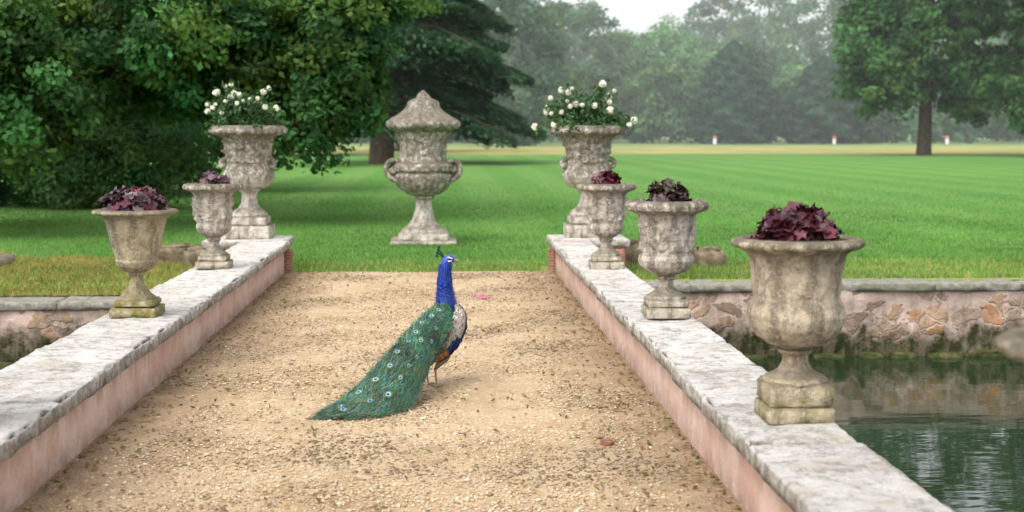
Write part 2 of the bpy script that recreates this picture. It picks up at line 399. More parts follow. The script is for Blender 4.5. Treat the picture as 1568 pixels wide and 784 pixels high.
bn=BR.nt.nodes.new('ShaderNodeTexBrick'); bn.inputs['Scale'].default_value=6; bn.inputs['Color1'].default_value=(.30,.12,.07,1); bn.inputs['Color2'].default_value=(.20,.10,.07,1); bn.inputs['Mortar'].default_value=(.38,.28,.22,1)
mp=BR.nt.nodes.new('ShaderNodeCombineXYZ'); s_=BR.sep(BR.tc.outputs['Object'])
BR.lk(BR.math('ADD',s_[0],s_[1]),mp.inputs[0]); BR.lk(s_[2],mp.inputs[1]); BR.lk(mp.outputs[0],bn.inputs['Vector'])
BR.color(BR.mix(BR.ramp(BR.noise(6,5),[(.4,0.0),(.7,.6)]),bn.outputs[0],(.13,.09,.06))); BR.bump(bn.outputs[1],-.4,.01); BRICK=BR.mat
for (a0,a1) in ((1.60,2.56),(-3.30,-2.28)):
    e=empty('bridge_end_pier')
    b=Acc(); stone_block(b,a0,a1,20.01,20.95,-.3,.36,.12,.012,.02,a0); b.make('brickwork',BRICK,parent=e,smooth=True)
    b=Acc(); stone_block(b,a0-.1,a1+.06,20.005,21.02,.362,.485,.1,.008,.02,a0); b.make('cap_stone',COPE,parent=e,smooth=True)
    b=Acc(); xi=1.50 if a0>0 else -2.275; stone_block(b,xi-.03,xi+.12,19.99,20.22,-.2,.36,.06,.014,.02,a0); b.make('brick_quoin',BRICK,parent=e,smooth=True)
def copeg():
    m=MB('dark_coping_stone',.9,.15); b=m.noise(10,7,rough=.75); a=m.noise(2,5)
    col=m.ramp(b,[(.3,(.09,.085,.065)),(.5,(.20,.19,.16)),(.7,(.36,.34,.30))])
    col=m.mix(m.ramp(a,[(.45,0.0),(.65,.5)]),col,(.12,.13,.06)); m.color(col); m.bump(b,.8,.02); return m.mat
COPEG=copeg()
def retaining(x0,x1,yf,ztop):
    e=empty('moat_retaining_wall')
    xs=np.linspace(x0,x1,int((x1-x0)*9)); zs=np.linspace(-1.7,ztop-.09,20)
    Xg,Zg=np.meshgrid(xs,zs); P=np.stack([Xg,np.full(Xg.shape,yf+.05),Zg],-1).reshape(-1,3)
    P[:,1]-=np.array([.05*nz(p[0],p[2]*1.4,yf,2.2)+.03*nz(p[0],p[2]*1.4,yf,5) for p in P])
    n=len(xs); F=[(j*n+i,j*n+i+1,(j+1)*n+i+1,(j+1)*n+i) for j in range(len(zs)-1) for i in range(n-1)]
    mesh_np('rubble_face',P,F,RUB,smooth=True,parent=e)
    b=Acc(); x=x0;k=0
    while x<x1-.1:
        L=min(random.uniform(.8,1.4),x1-x); near=abs(x)<14
        stone_block(b,x+.004,x+L-.004,yf,yf+.66,ztop-.10,ztop+random.uniform(-.008,.008),.07 if near else .4,.008,.015,k*1.7+x0); x+=L;k+=1
    b.make('coping',COPEG,parent=e,smooth=True)
retaining(1.99,40,18.42,.0)
retaining(-40,-2.79,18.1,-.15)
MOSS=MB('mossy_stone',.95,.1); f_=MOSS.noise(7,6,rough=.7); MOSS.color(MOSS.ramp(f_,[(.35,(.02,.022,.012)),(.55,(.055,.065,.02)),(.7,(.13,.10,.06))])); MOSS.bump(f_,.8,.04); MOSS=MOSS.mat
for (xa,xb,yy) in ((2.2,12,18.43),(-12,-3,18.1)):
    g=Acc(); x=xa
    while x<xb:
        L=random.uniform(.25,.6); stone_block(g,x,x+L,yy-.13+random.uniform(-.06,.05),yy+.12,-1.3,-.93+random.uniform(-.02,.10),.1,.03,.05,x); x+=L*random.uniform(.8,1.5)
    g.make('waterline_stones',MOSS,smooth=True)
OLDS=MB('lichen_stone',.95,.1); f_=OLDS.noise(5,6,rough=.7); OLDS.color(OLDS.ramp(f_,[(.3,(.06,.045,.03)),(.5,(.15,.12,.075)),(.65,(.26,.21,.14)),(.8,(.18,.19,.05))])); OLDS.bump(f_,.8,.04); OLDS=OLDS.mat
for i,(x,y,dx,dz) in enumerate([(-4.25,22.1,.75,.42),(-3.7,21.6,.45,.42),(3.98,21.2,.46,.40),(3.3,21.6,.6,.32),(2.85,21.5,.4,.55)]):
    rock('old_stone_block',(x,y,.06),(dx,.5,dz),OLDS,i*1.7,.14)

# ------------------------------------------------------------------ urns
def lathe(profile, segs, dr, nr=170):
    P=np.array(profile,float); d=np.r_[0,np.cumsum(np.hypot(*np.diff(P,axis=0).T))]
    s=np.linspace(0,d[-1],nr); z=np.interp(s,d,P[:,0]); r=np.interp(s,d,P[:,1])
    k=np.array([.25,.5,.25]); z[1:-1]=np.convolve(z,k,'valid'); r[1:-1]=np.convolve(r,k,'valid')
    th=np.linspace(0,2*np.pi,segs,endpoint=False); V=np.zeros((nr,segs,3))
    for i in range(nr):
        for j in range(segs):
            rr=r[i]+dr(z[i],th[j],r[i]) if r[i]>.03 else r[i]
            V[i,j]=(rr*math.cos(th[j]),rr*math.sin(th[j]),z[i])
    F=[(i*segs+j,i*segs+(j+1)%segs,(i+1)*segs+(j+1)%segs,(i+1)*segs+j) for i in range(nr-1) for j in range(segs)]
    return V.reshape(-1,3),F
def urn(loc, prof, plinths, mat, gad=None, relief=None, egg=None, seed=0, name='stone_urn', soil=True, rot=0, segs=96, sc=1.0):
    e=empty(name,loc); e.rotation_euler[2]=rot; e.scale=(sc,sc,sc)
    def dr(z,t,r):
        x,y=math.cos(t),math.sin(t); d=.006*nz(x*2+seed,y*2,z*6,2.)+.004*nz(x*3,y*3+seed,z*9,4.)
        if gad and gad[0]<z<gad[1]:
            f=math.sin(math.pi*(z-gad[0])/(gad[1]-gad[0]))**.5; d+=gad[3]*f*(abs(math.sin(gad[2]*t/2))-.5)
        if relief and relief[0]<z<relief[1]:
            f=min(1,min(z-relief[0],relief[1]-z)/.03)
            q=nz(x*1.3+seed,y*1.3,z*3.2,2.2); q2=nz(x*3+seed*2,y*3,z*8,2.0); q3=nz(x*6+seed,y*6,z*16,2.0)
            d+=relief[2]*f*(max(-.2,min(.3,q))*1.3+abs(q2)*.9+abs(q3)*.5)
            d+=relief[2]*f*.7*max(0,math.cos(4*t+math.sin(z*30+seed))-.6)
        if egg and egg[0]<z<egg[1]:
            d+=egg[3]*math.cos(egg[2]*t)
        return d
    V,F=lathe(prof,segs,dr); mesh_np('body',V,F,mat,smooth=True,parent=e)
    b=Acc()
    for (z0,z1,w0) in plinths: stone_block(b,-w0/2,w0/2,-w0/2,w0/2,z0,z1,.04,.006,.014,seed+z0)
    b.make('plinth',mat,smooth=True,parent=e)
    if soil:
        zt=prof[-1][0]; th=np.linspace(0,6.283,33)[:-1]; r=prof[-1][1]+.03
        V=[(0,0,zt+.03)]+[(r*math.cos(t),r*math.sin(t),zt+.005) for t in th]
        mesh_np('soil',V,[(0,1+i,1+(i+1)%32) for i in range(32)],SOIL,parent=e)
    return e
pA=[(.20,.165),(.215,.172),(.235,.16),(.25,.12),(.27,.09),(.31,.066),(.345,.066),(.362,.088),(.375,.092),(.385,.07),(.392,.09),(.41,.15),(.45,.205),(.50,.240),(.56,.256),(.60,.252),(.635,.235),(.65,.226),(.70,.223),(.78,.228),(.85,.242),(.89,.262),(.91,.30),(.917,.330),(.93,.345),(.950,.345),(.962,.335),(.968,.29),(.95,.255)]
pB=[(.14,.15),(.16,.15),(.18,.125),(.21,.10),(.25,.065),(.31,.05),(.335,.05),(.35,.07),(.36,.066),(.37,.085),(.39,.12),(.42,.155),(.46,.175),(.47,.168),(.55,.185),(.65,.208),(.75,.230),(.81,.25),(.838,.29),(.846,.335),(.862,.348),(.880,.340),(.888,.30),(.87,.25)]
pC=[(.15,.165),(.175,.17),(.19,.14),(.21,.11),(.25,.065),(.30,.055),(.32,.075),(.335,.075),(.345,.06),(.355,.10),(.38,.165),(.42,.205),(.47,.225),(.51,.22),(.53,.205),(.60,.203),(.70,.205),(.80,.218),(.85,.24),(.87,.29),(.885,.328),(.92,.340),(.95,.328),(.965,.29),(.94,.25)]
pD=[(.14,.15),(.165,.155),(.18,.13),(.21,.095),(.25,.06),(.29,.055),(.31,.075),(.33,.075),(.34,.07),(.36,.11),(.40,.165),(.45,.19),(.49,.192),(.50,.182),(.52,.19),(.80,.205),(.82,.215),(.85,.24),(.87,.29),(.885,.325),(.915,.33),(.94,.32),(.95,.28),(.93,.24)]
UR=[((1.84,3.70,.48),pA,U1,'A'),((1.85,7.38,.48),pA,U1,'A'),((1.82,11.6,.48),pC,U3,'C'),((1.80,15.8,.48),pD,U3,'D'),
    ((-2.56,7.36,.48),pB,U2,'E'),((-2.55,11.85,.48),pB,U2,'B'),((-2.59,16.05,.48),pD,U3,'D')]
tops=[]
for i,(loc,p,m,k) in enumerate(UR):
    if k=='A': pl=[(0,.088,.355),(.088,.205,.33)]; kw=dict(gad=(.40,.62,26,.010),relief=(.66,.88,.009))
    if k=='B': pl=[(0,.085,.38),(.085,.145,.33)]; kw=dict(gad=(.38,.46,24,.010),relief=(.5,.8,.009),egg=(.84,.885,40,.006))
    if k=='E': pl=[(0,.085,.33),(.085,.145,.31)]; kw=dict(gad=(.38,.46,24,.010),relief=(.5,.8,.009),egg=(.84,.885,40,.006))
    if k=='C': pl=[(0,.09,.36),(.09,.155,.33)]; kw=dict(gad=(.36,.50,22,.014),relief=(.53,.84,.034),egg=(.875,.96,26,.011))
    if k=='D': pl=[(0,.085,.37),(.085,.145,.32)]; kw=dict(gad=(.35,.48,22,.012),relief=(.52,.81,.034),egg=(.875,.94,30,.008))
    e=urn(loc,p,pl,m,seed=i*2.7,rot=0,**kw)
    tops.append((loc[0],loc[1],loc[2]+p[-1][0]))
pE=[(.31,.25),(.34,.26),(.37,.24),(.40,.21),(.44,.15),(.50,.115),(.60,.105),(.66,.12),(.68,.155),(.70,.15),(.71,.20),(.74,.27),(.80,.33),(.88,.36),(.96,.355),(1.02,.33),(1.06,.30),(1.10,.295),(1.25,.30),(1.36,.325),(1.43,.36),(1.46,.42),(1.478,.51),(1.51,.548),(1.56,.545),(1.60,.50),(1.61,.44),(1.56,.38)]
big=[]
for i,(x,y) in enumerate(((2.06,20.52),(-2.80,20.52))):
    e=urn((x,y,.485),pE,[(0,.19,.64),(.19,.31,.54)],U4,gad=(.71,.96,26,.022),relief=(1.06,1.42,.040),egg=(1.49,1.6,34,.012),seed=20+i*5)
    for sg in (-1,1):
        pts=smooth_path([(sg*.31,-.10,1.02),(sg*.365,-.11,1.03),(sg*.375,-.10,1.09),(sg*.33,-.08,1.13),(sg*.28,-.06,1.12)],12)
        V,F=tube(pts,.035,8); mesh_np('handle_stub',V,F,U4,smooth=True,parent=e)
    big.append((x,y,.485+1.58))
s=.0118
def q(y,wd): return ((372-y)*s, wd*s/2)
pF=[q(366,80),q(357,78),q(354,70),q(350,66),q(346,50),q(335,34),q(318,25),q(306,24),q(304,34),q(301,36),q(299,30),q(298,46),q(292,66),q(283,80),q(272,88),q(266,88),q(264,80),q(262,90),q(252,92),q(250,86),q(248,70),q(240,66),q(222,70),q(208,76),q(203,82),q(200,90),q(197,104),q(193,110),q(187,110),q(184,102),q(179,84),q(174,68),q(169,56),q(164,49),q(158,46),q(155,44),q(153,32),q(151,21),q(148,20),q(144,13),q(139,2)]
cu=urn((-.385,25.75,0),pF,[(0,.07,1.18),(.07,.19,.86)],U4,gad=(q(298,0)[0],q(265,0)[0],22,.030),relief=(q(247,0)[0],q(206,0)[0],.035),egg=(q(199,0)[0],q(185,0)[0],16,.022),seed=33,name='lidded_stone_urn',soil=False,segs=128)
for sg in (-1,1):
    pts=smooth_path([(sg*.47,-.05,1.14),(sg*.55,-.05,1.17),(sg*.635,-.05,1.26),(sg*.645,-.05,1.38),(sg*.585,-.05,1.46),(sg*.50,-.05,1.47),(sg*.47,-.05,1.40),(sg*.51,-.05,1.34),(sg*.55,-.05,1.38)],30)
    V,F=tube(pts,np.linspace(.06,.045,30),10,rad2=np.linspace(.12,.15,30)); mesh_np('scroll_handle',V,F,U4,smooth=True,parent=cu)
    V,F=tube([(sg*.42,-.05,1.20),(sg*.54,-.05,1.30),(sg*.48,-.05,1.42)],[.06,.085,.05],10); mesh_np('handle_web',V,F,U4,smooth=True,parent=cu)
for k in range(10):
    a0=k*math.pi/5+.2; a1=a0+math.pi/5; pts=[]
    for f in np.linspace(0,1,9):
        a=a0+(a1-a0)*f; r=.45; pts.append((r*math.cos(a),r*math.sin(a),q(202,0)[0]-.12*math.sin(math.pi*f)))
    V,F=tube(smooth_path(pts,16),.022,8); mesh_np('swag',V,F,U4,smooth=True,parent=cu)
    pts=[(rr*math.cos(a0),rr*math.sin(a0),z) for z,rr in (q(184,102),q(179,85),q(174,69),q(169,57),q(164,50),q(157,46))]
    V,F=tube(smooth_path(pts,12),.012,6); mesh_np('lid_rib',V,F,U4,smooth=True,parent=cu)

# ------------------------------------------------------------------ plants in urns
def heuchera(loc, R=.22, H=.17, n=120, pal=None, seed=0):
    pal=np.array(pal if pal is not None else [(.07,.016,.034),(.11,.022,.043),(.05,.014,.028),(.16,.04,.06)])*.66
    d=rand_dir(n); d[:,2]=np.abs(d[:,2]); rad=(.45+.55*rng.random(n)**.5)
    P=d*rad[:,None]*np.array([R,R,H])*(0.9+.25*rng.random((n,1)))+np.array([0,0,.01])
    nr=unit(d*.8+rng.normal(size=(n,3))*.35+np.array([0,0,.5])); t,s2=frames(nr)
    k=14; th=np.linspace(0,2*np.pi,k,endpoint=False); size=.032+.028*rng.random(n)
    rimr=1+.22*np.cos(5*th)+.05*np.cos(10*th)
    V=np.zeros((n,k+1,3)); V[:,0]=P-nr*size[:,None]*.25
    ph=rng.random(n)*6.28
    for j in range(k):
        ruf=.22*np.sin(5*th[j]+ph)+.15*rng.normal(size=n)
        V[:,j+1]=P+(t*math.cos(th[j])+s2*math.sin(th[j]))*(size*rimr[j])[:,None]+nr*(size*ruf)[:,None]
    F=np.array([(0,1+j,1+(j+1)%k) for j in range(k)]); F=(F[None]+(k+1)*np.arange(n)[:,None,None]).reshape(-1,3)
    C=pal[rng.integers(0,len(pal),n)]*(.6+.9*rng.random((n,1)))
    e=empty('heuchera_plant',loc)
    mesh_np('leaves',V.reshape(-1,3),F,HEUCH,col=np.repeat(C,k+1,0),parent=e)
    a=Acc()
    for i in range(0,n,3):
        VV,FF=tube([(0,0,-.04),P[i]*.5+np.array([0,0,-.005]),P[i]],.003,4); a.add(VV,FF,(.10,.03,.03))
    a.make('stems',VCOL,parent=e)
red=[(.16,.02,.045),(.11,.03,.055),(.08,.025,.045),(.20,.035,.055)]
mixp=[(.11,.04,.07),(.15,.085,.10),(.18,.02,.045),(.09,.04,.06),(.22,.15,.16)]
heuchera(tops[1],.20,.165,160,[(.075,.018,.030),(.12,.026,.038),(.055,.014,.025),(.16,.035,.05)])
heuchera(tops[0],.20,.17,80)
heuchera(tops[2],.17,.16,90,[(.08,.045,.05),(.12,.07,.075),(.15,.09,.09),(.08,.065,.04)])
heuchera(tops[3],.14,.15,80,red)
heuchera(tops[4],.20,.20,100,mixp)
heuchera((tops[5][0],tops[5][1],tops[5][2]+.01),.25,.19,150,mixp)
heuchera(tops[6],.16,.12,80,mixp)
def rose_bush(loc, seed, lean=0):
    e=empty('white_rose_bush',loc); a=Acc(); P=[];ends=[]
    for i in range(74):
        az=rng.random()*6.28; el=.10+1.2*rng.random(); L=.36+.32*rng.random()
        d=np.array([math.cos(az)*math.cos(el)*1.15+lean*.25,math.sin(az)*math.cos(el),math.sin(el)*.98])
        p=[(0,0,0)]+[tuple(d*L*f+np.array([0,0,-.08*f*f*(1.3-el)])+rng.normal(size=3)*.015) for f in (.33,.66,1)]
        V,F=tube(p,[.006,.005,.004,.003],4); a.add(V,F,(.06,.10,.03)); ends.append(p[-1])
        pp=np.array(p)
        for f in rng.random(56)**.7: 
            k=min(int(f*3),2); P.append(pp[k]+(pp[k+1]-pp[k])*(f*3-k)+rng.normal(size=3)*.05)
    a.make('stems',VCOL,parent=e)
    P=np.array(P); n=len(P); nr=unit(rng.normal(size=(n,3))+np.array([0,0,.8])); sz=.024+.022*rng.random(n)
    V,F=leafquads(P,nr,sz,sz*.6); c=np.array([.06,.125,.048])*(.45+1.0*rng.random((n,1)))
    mesh_np('leaves',V,F,LEAF,col=np.repeat(c,4,0),parent=e)
    V_=Acc(); order=np.argsort([-p[2]*.8-.7*abs(p[0])+.3*p[1]+rng.random()*.35 for p in ends])[:27]
    for i in order:
        c0=np.array(ends[i])+np.array([0,-.02,.0]); m=26; d=rand_dir(m); r=.024+.028*rng.random()
        V,F=leafquads(c0+d*r*.7,unit(d+rng.normal(size=(m,3))*.2),r*.85,r*.8); V_.add(V,F,(.80,.78,.70))
        d=rand_dir(10); V,F=leafquads(c0+d*r*.35,d,r*.7,r*.5); V_.add(V,F,(.76,.71,.55))
    V_.make('flowers',PETAL,parent=e)
rose_bush(big[0],1,0); rose_bush(big[1],2,-.15)

# ------------------------------------------------------------------ foliage
def cloud(blobs, nc, cr, nl, size, base, cvar=.3, lvar=.2, flat=.7, shell=.55, up=.45, aspect=.6, hue=.12):
    B=np.array(blobs,float); wgt=(B[:,3]*B[:,4]*B[:,5])**(2/3); wgt/=wgt.sum()
    k=rng.choice(len(B),nc,p=wgt); d=rand_dir(nc); rr=shell+(1-shell)*rng.random(nc)**.7
    C=B[k,:3]+d*rr[:,None]*B[k,3:6]
    crr=cr*(.6+.8*rng.random(nc)); cc=(1-cvar)+2*cvar*rng.random(nc); hh=rng.normal(size=nc)*hue
    j=np.repeat(np.arange(nc),nl); n=len(j); ld=rand_dir(n)
    P=C[j]+ld*(crr[j]*rng.random(n)**.42)[:,None]*np.array([1,1,flat])
    nr=unit(ld*.6+d[j]*.5+rng.normal(size=(n,3))*.7+np.array([0,0,up]))
    sz=size*(.6+.8*rng.random(n)); V,F=leafquads(P,nr,sz,sz*aspect)
    b=np.array(base,float); b=b[rng.integers(0,len(b),nc)][j] if b.ndim==2 else np.tile(b,(n,1))
    col=b*(cc[j]*(1-lvar+2*lvar*rng.random(n)))[:,None]
    col[:,0]*=1+hh[j]*1.2; col[:,2]*=1-hh[j]
    return V,F,np.repeat(np.clip(col,0.002,1),4,0)
def trunk_limbs(base, h, r, targets, e, sides=10):
    a=Acc(); base=np.array(base,float)
    pts=smooth_path([base+(0,0,-.2),base+(.05*h*.1,0,h*.3),base+(-.04*h*.2,0,h*.65),base+(0,0,h)],14)
    V,F=tube(pts,np.linspace(r*1.25,r*.35,14),sides); a.add(V,F)
    for t in targets:
        t=np.array(t,float); f=.3+.5*rng.random(); st=pts[int(f*13)]
        mid=(st+t)/2+np.array([0,0,.08*np.linalg.norm(t-st)])
        V,F=tube(smooth_path([st,mid,t],8),np.linspace(r*.4,r*.06,8),6); a.add(V,F)
    a.make('trunk_and_limbs',BARK,parent=e,smooth=True)
def tree(name, base, h, r, blobs, nc, cr, nl, size, col, **k):
    e=empty(name); trunk_limbs(base,h,r,[b[:3] for b in blobs],e)
    V,F,C=cloud(blobs,nc,cr,nl,size,col,**k); mesh_np('crown',V,F,LEAF,col=C,parent=e)
    return e
blobs=[(-7,35,9.2,6.0,4.5,5),(-2.4,31,3.9,1.4,1.8,1.7),(-2.9,30.5,2.1,1.05,1.3,.75),(-1.6,31.5,5.6,1.5,1.8,1.4),(-5.0,31,3.6,2.2,1.8,1.5),(-7.8,27,2.7,1.1,1.3,1.5),(-8.6,26.5,3.6,1.6,1.4,1.4),
       (-6.6,29.5,4.2,2.3,1.8,1.5),(-3.9,31,4.8,2.2,1.8,1.5),(-4.2,30.8,2.4,.9,1.0,.7),(-10.5,30,3.2,2,2,2.2),(-1.75,31,2.7,.5,.8,.7),(-9.6,27,1.9,1.2,1.2,1.0),(-6.3,31,2.9,1.3,1.2,.8)]
tree('maple_tree',(-13.5,37,0),9,.45,blobs,1250,.50,150,.078,[(.058,.13,.032),(.08,.17,.042),(.045,.105,.028)],cvar=.5,shell=.4,hue=.14)
V,F,C=cloud([(-14,44,3.2,7,3,3.4),(-9,48,5,6,3,5.2),(-22,46,6,7,4,7),(-15,52,9,9,4,6)],420,1.3,110,.17,[(.026,.065,.024),(.034,.08,.026)],cvar=.35)
e=empty('evergreen_thicket'); mesh_np('foliage',V,F,LEAF,col=C,parent=e)
for (b,c,nc) in [([(-7.8,37.5,1.3,1.7,1.2,1.45),(-9.6,38,1.2,1.6,1.2,1.4)],[(.075,.155,.055),(.06,.13,.045)],150),([(-11.8,39,1.2,2.0,1.3,1.4),(-14,39,1.3,2.,1.3,1.4)],[(.025,.07,.022)],120)]:
    e=empty('shrub'); V,F,C=cloud(b,nc,.5,130,.075,c,cvar=.25,up=.2,aspect=.35); mesh_np('foliage',V,F,LEAF,col=C,parent=e)
def cedar():
    e=empty('cedar_tree'); bx,by=-4.0,90.0; a=Acc()
    pts=smooth_path([(bx,by,-.3),(bx+.1,by,5),(bx-.2,by,11),(bx,by,19)],16); V,F=tube(pts,np.linspace(.85,.2,16),10); a.add(V,F)
    P=[];N=[];T=[];CC=[]
    for i in range(84):
        z=2.4+15*(i/84)+rng.random()*.5; az=rng.random()*6.28 if i%3==0 else rng.normal()*.55; L=(10.8-(z/22)*4.5)*(.65+.4*rng.random())
        dx,dy=math.cos(az),math.sin(az); tip=np.array([bx+dx*L,by+dy*L,z-.5-1.6*rng.random()])
        br=smooth_path([(bx,by,z),(bx+dx*L*.5,by+dy*L*.5,z+.5),tip],10); V,F=tube(br,np.linspace(.16,.02,10),5); a.add(V,F)
        cvar=.5+1.0*rng.random()
        n=1000; f=rng.random(n)**.6; k=np.clip((f*9).astype(int),0,8); p=br[k]+(br[k+1]-br[k])*(f*9-k)[:,None]
        lat=rng.normal(size=n)*(.35+1.3*np.sin(np.pi*np.clip(f,.05,.97))); sidev=np.array([-dy,dx,0])
        p=p+sidev*lat[:,None]; p[:,2]-=.16*np.abs(lat)**1.3+.55*rng.random(n)**2.2; P.append(p)
        tt=unit(np.array([dx,dy,-.35])+sidev*np.sign(lat)[:,None]*.7+rng.normal(size=(n,3))*.25); T.append(tt)
        N.append(unit(np.array([0,0,1.])+rng.normal(size=(n,3))*.5)); CC.append(np.array([.038,.09,.044])*cvar*(.6+.8*rng.random((n,1))))
    a.make('trunk_and_limbs',BARK,parent=e,smooth=True)
    P=np.concatenate(P);N=np.concatenate(N);T=np.concatenate(T);T=unit(T-(T*N).sum(1,keepdims=True)*N)
    V,F=leafquads(P,N,.24,.07,t=T); mesh_np('foliage',V,F,LEAF,col=np.repeat(np.concatenate(CC),4,0),parent=e)
cedar()
tree('lime_tree',(41.2,121,0),15,.55,[(41,121,10,7.2,6,6.5),(36.5,119,6,3.4,3.5,3.0),(45,119,6.0,3.6,3.5,3.0),(38,121,13,5,4,5),(44,121,15,6,5,5),(35.8,120,10,2.6,3,3),(41,121,23,7,6,7),(39,121,30,5,5,5)],720,1.2,90,.24,[(.045,.12,.034),(.065,.155,.046)],cvar=.45)
tree('lime_tree',(51.5,112,0),16,.6,[(50.5,112,9,5.8,5,6),(47,110,6,3,3,3.2),(53,112,14,7,5,6),(46,112,13,4,4,4),(46.2,109,3.4,2,2,1.8),(49,110,3.6,2.4,2,2),(52,112,24,8,6,8),(54,112,31,6,5,5)],680,1.2,90,.24,[(.038,.10,.032),(.052,.125,.038)],cvar=.45)
def cone_tree(name,x,y,h,r,col):
    e=empty(name); trunk_limbs((x,y,0),h*.8,.35,[],e)
    n=30000; zf=rng.random(n)**1.25; z=.3+zf*(h-.3); az=rng.random(n)*6.283
    prof=np.clip(np.sin(np.pi*np.clip(.30+.70*zf,0,1))**.8,0.02,1)*r
    lump=1+.16*np.sin(az*5+z*1.1)+.12*np.sin(az*9-z*2.3)+.1*np.sin(z*4+az*3)
    rad=prof*lump*(.72+.28*rng.random(n)**.5)
    P=np.stack([x+rad*np.cos(az),y+rad*np.sin(az),z],1); d=np.stack([np.cos(az),np.sin(az),np.full(n,.5)],1)
    nr=unit(d+rng.normal(size=(n,3))*.6); V,F=leafquads(P,nr,.34,.15)
    cl=.75+.5*(np.sin(az*7+z*1.7)*.5+.5); C=np.array(col)*cl[:,None]*(.7+.6*rng.random((n,1)))
    mesh_np('foliage',V,F,LEAF,col=np.repeat(C,4,0),parent=e)
cone_tree('yew_tree',47.8,235,17.0,6.3,(.026,.080,.042))
cone_tree('yew_tree',63.0,235,14.5,6.5,(.028,.075,.038))
A=Acc()
def wood_tree(x,y,h,r,col,nl=70,nc=42):
    b=[(x,y,h*.52,r,r*.7,h*.42),(x+r*.5*(rng.random()-.5),y-1,h*.78,r*.7,r*.5,h*.22),(x+r*.6*(rng.random()-.5),y-2,h*.25,r*.9,r*.6,h*.22)]
    V,F,C=cloud(b,nc,r*.30,nl,.46,col,cvar=.3,hue=.08,shell=.5); A.add(V,F,C)
def xat(px,y): return y*(.0469+(px-784)/2178)
for px in np.arange(500,1800,34):
    y=320+rng.random()*45; h=(37+5*rng.random())
    if 940<px<1015: h=28
    elif 1015<=px<1050 or 905<px<=940: h=33
    if 1200<px<1235: h=35
    wood_tree(xat(px,y),y,h,7.5+2*rng.random(),np.array((.080,.170,.068))*(.75+.5*rng.random()),80,64)
for px in np.arange(480,1800,42):
    y=268+rng.random()*26; h=15+9*rng.random()
    if px<930: h=22+9*rng.random()
    if 960<px<1020: h=17
    c=np.array((.05,.13,.045)) if px<930 else np.array((.085,.18,.058))
    wood_tree(xat(px,y),y,h,5.5+2.5*rng.random(),c*(.6+.75*rng.random()),80,60)
for px in np.arange(480,1800,38):
    y=246+rng.random()*8; h=7+7*rng.random()
    wood_tree(xat(px,y),y,h,5+2*rng.random(),np.array((.07,.145,.05))*(.5+.8*rng.random()),65,32)
A.make('distant_woodland',LEAF)
V,F,C=cloud([(-16,120,9,10,5,9),(-30,110,9,12,5,10),(-4,150,9,9,5,10),(9,200,11,9,6,11),(-45,100,10,14,6,11),(-12,130,17,12,5,8)],420,2.4,110,.38,[(.035,.085,.035),(.05,.11,.04)],cvar=.3)
mesh_np('woodland_edge',V,F,LEAF,col=C)
for px in (1097,1283,1460):
    x=xat(px,228); e=empty('marker_post',(x,228,0)); a=Acc()
    V,F=tube([(0,0,0),(0,0,.9),(0,0,.92)],[.28,.28,.02],10); a.add(V,F,(.6,.57,.55)); V,F=tube([(0,0,.93),(0,0,1.3),(0,0,1.4)],[.32,.32,.02],10); a.add(V,F,(.4,.14,.10)); a.make('post',VCOL,parent=e)

# ------------------------------------------------------------------ grass blades
def blades(name,n,x0,x1,y0,y1,h,wd,pal,dens=1.4,lean=.35,mask=None,expo=None,lump=0):
    x=x0+(x1-x0)*rng.random(n)
    y=y0+(y1-y0)*rng.random(n)**dens if expo is None else y0-expo*np.log(1-rng.random(n)*.985)
    if expo is not None: x=x*(np.maximum(y,22)/26)
    if mask is not None:
        m=mask(x,y); x,y=x[m],y[m]; n=len(x)
    zz=gz(x,y)
    if lump: zz=zz+lump*np.array([max(0,nz(a,b,2,2.3)+.1) for a,b in zip(x,y)])*rng.random(n)
    P=np.stack([x,y,zz],1); d=unit(rng.normal(size=(n,3))*lean+np.array([0,0,1])); hh=h*(.5+.9*rng.random(n))
    az=rng.random(n)*6.28; s=np.stack([np.cos(az),np.sin(az)*.4,np.zeros(n)],1)*wd*(.7+.6*rng.random((n,1)))
    V=np.stack([P-s,P+s,P+d*hh[:,None]],1).reshape(-1,3); F=np.arange(3*n).reshape(n,3)
    pal=np.array(pal); C=pal[rng.integers(0,len(pal),n)]*(.75+.5*rng.random((n,1)))
    big_=np.array([nz(a*.9,b*.35,0,.5)+.5*nz(a,b,3,1.6) for a,b in zip(x,y)]); C=C*(1+.45*big_[:,None])
    mesh_np(name,V,F,GRASSM,col=np.repeat(C,3,0))
def notpier(x,y): return (y>19.05)&~(((x>1.40)&(x<2.65)&(y<21.1))|((x<-2.1)&(x>-3.4)&(y<21.1))|((y<20.25+.2*np.sin(x*5)*np.cos(x*2.3))&(x>-2.3)&(x<1.6)))
blades('lawn_grass',260000,-10,14,19.1,38,.05,.007,[(.09,.21,.042),(.115,.25,.053),(.072,.18,.034),(.17,.27,.078)],1.6,mask=notpier,expo=11)
blades('edge_grass',30000,-2.3,14,19.1,21.8,.075,.007,[(.28,.29,.08),(.19,.27,.06),(.35,.30,.13),(.12,.22,.04)],1.2,.6,mask=notpier)
def leftb(x,y): return (y>18.75)&~((x>-3.4)&(y<21.1)&(y>19.9))
def hb(x,y): return leftb(x,y)&((gz(x,y)>-.06)|(rng.random(len(x))<.45))&(y<22.4+.5*np.sin(x*3))
blades('hay_bank_grass',120000,-12,-2.9,18.75,23.2,.09,.006,[(.30,.25,.065),(.24,.24,.05),(.40,.32,.12),(.13,.19,.04),(.22,.16,.06)],1.2,1.4,mask=hb,lump=.14)

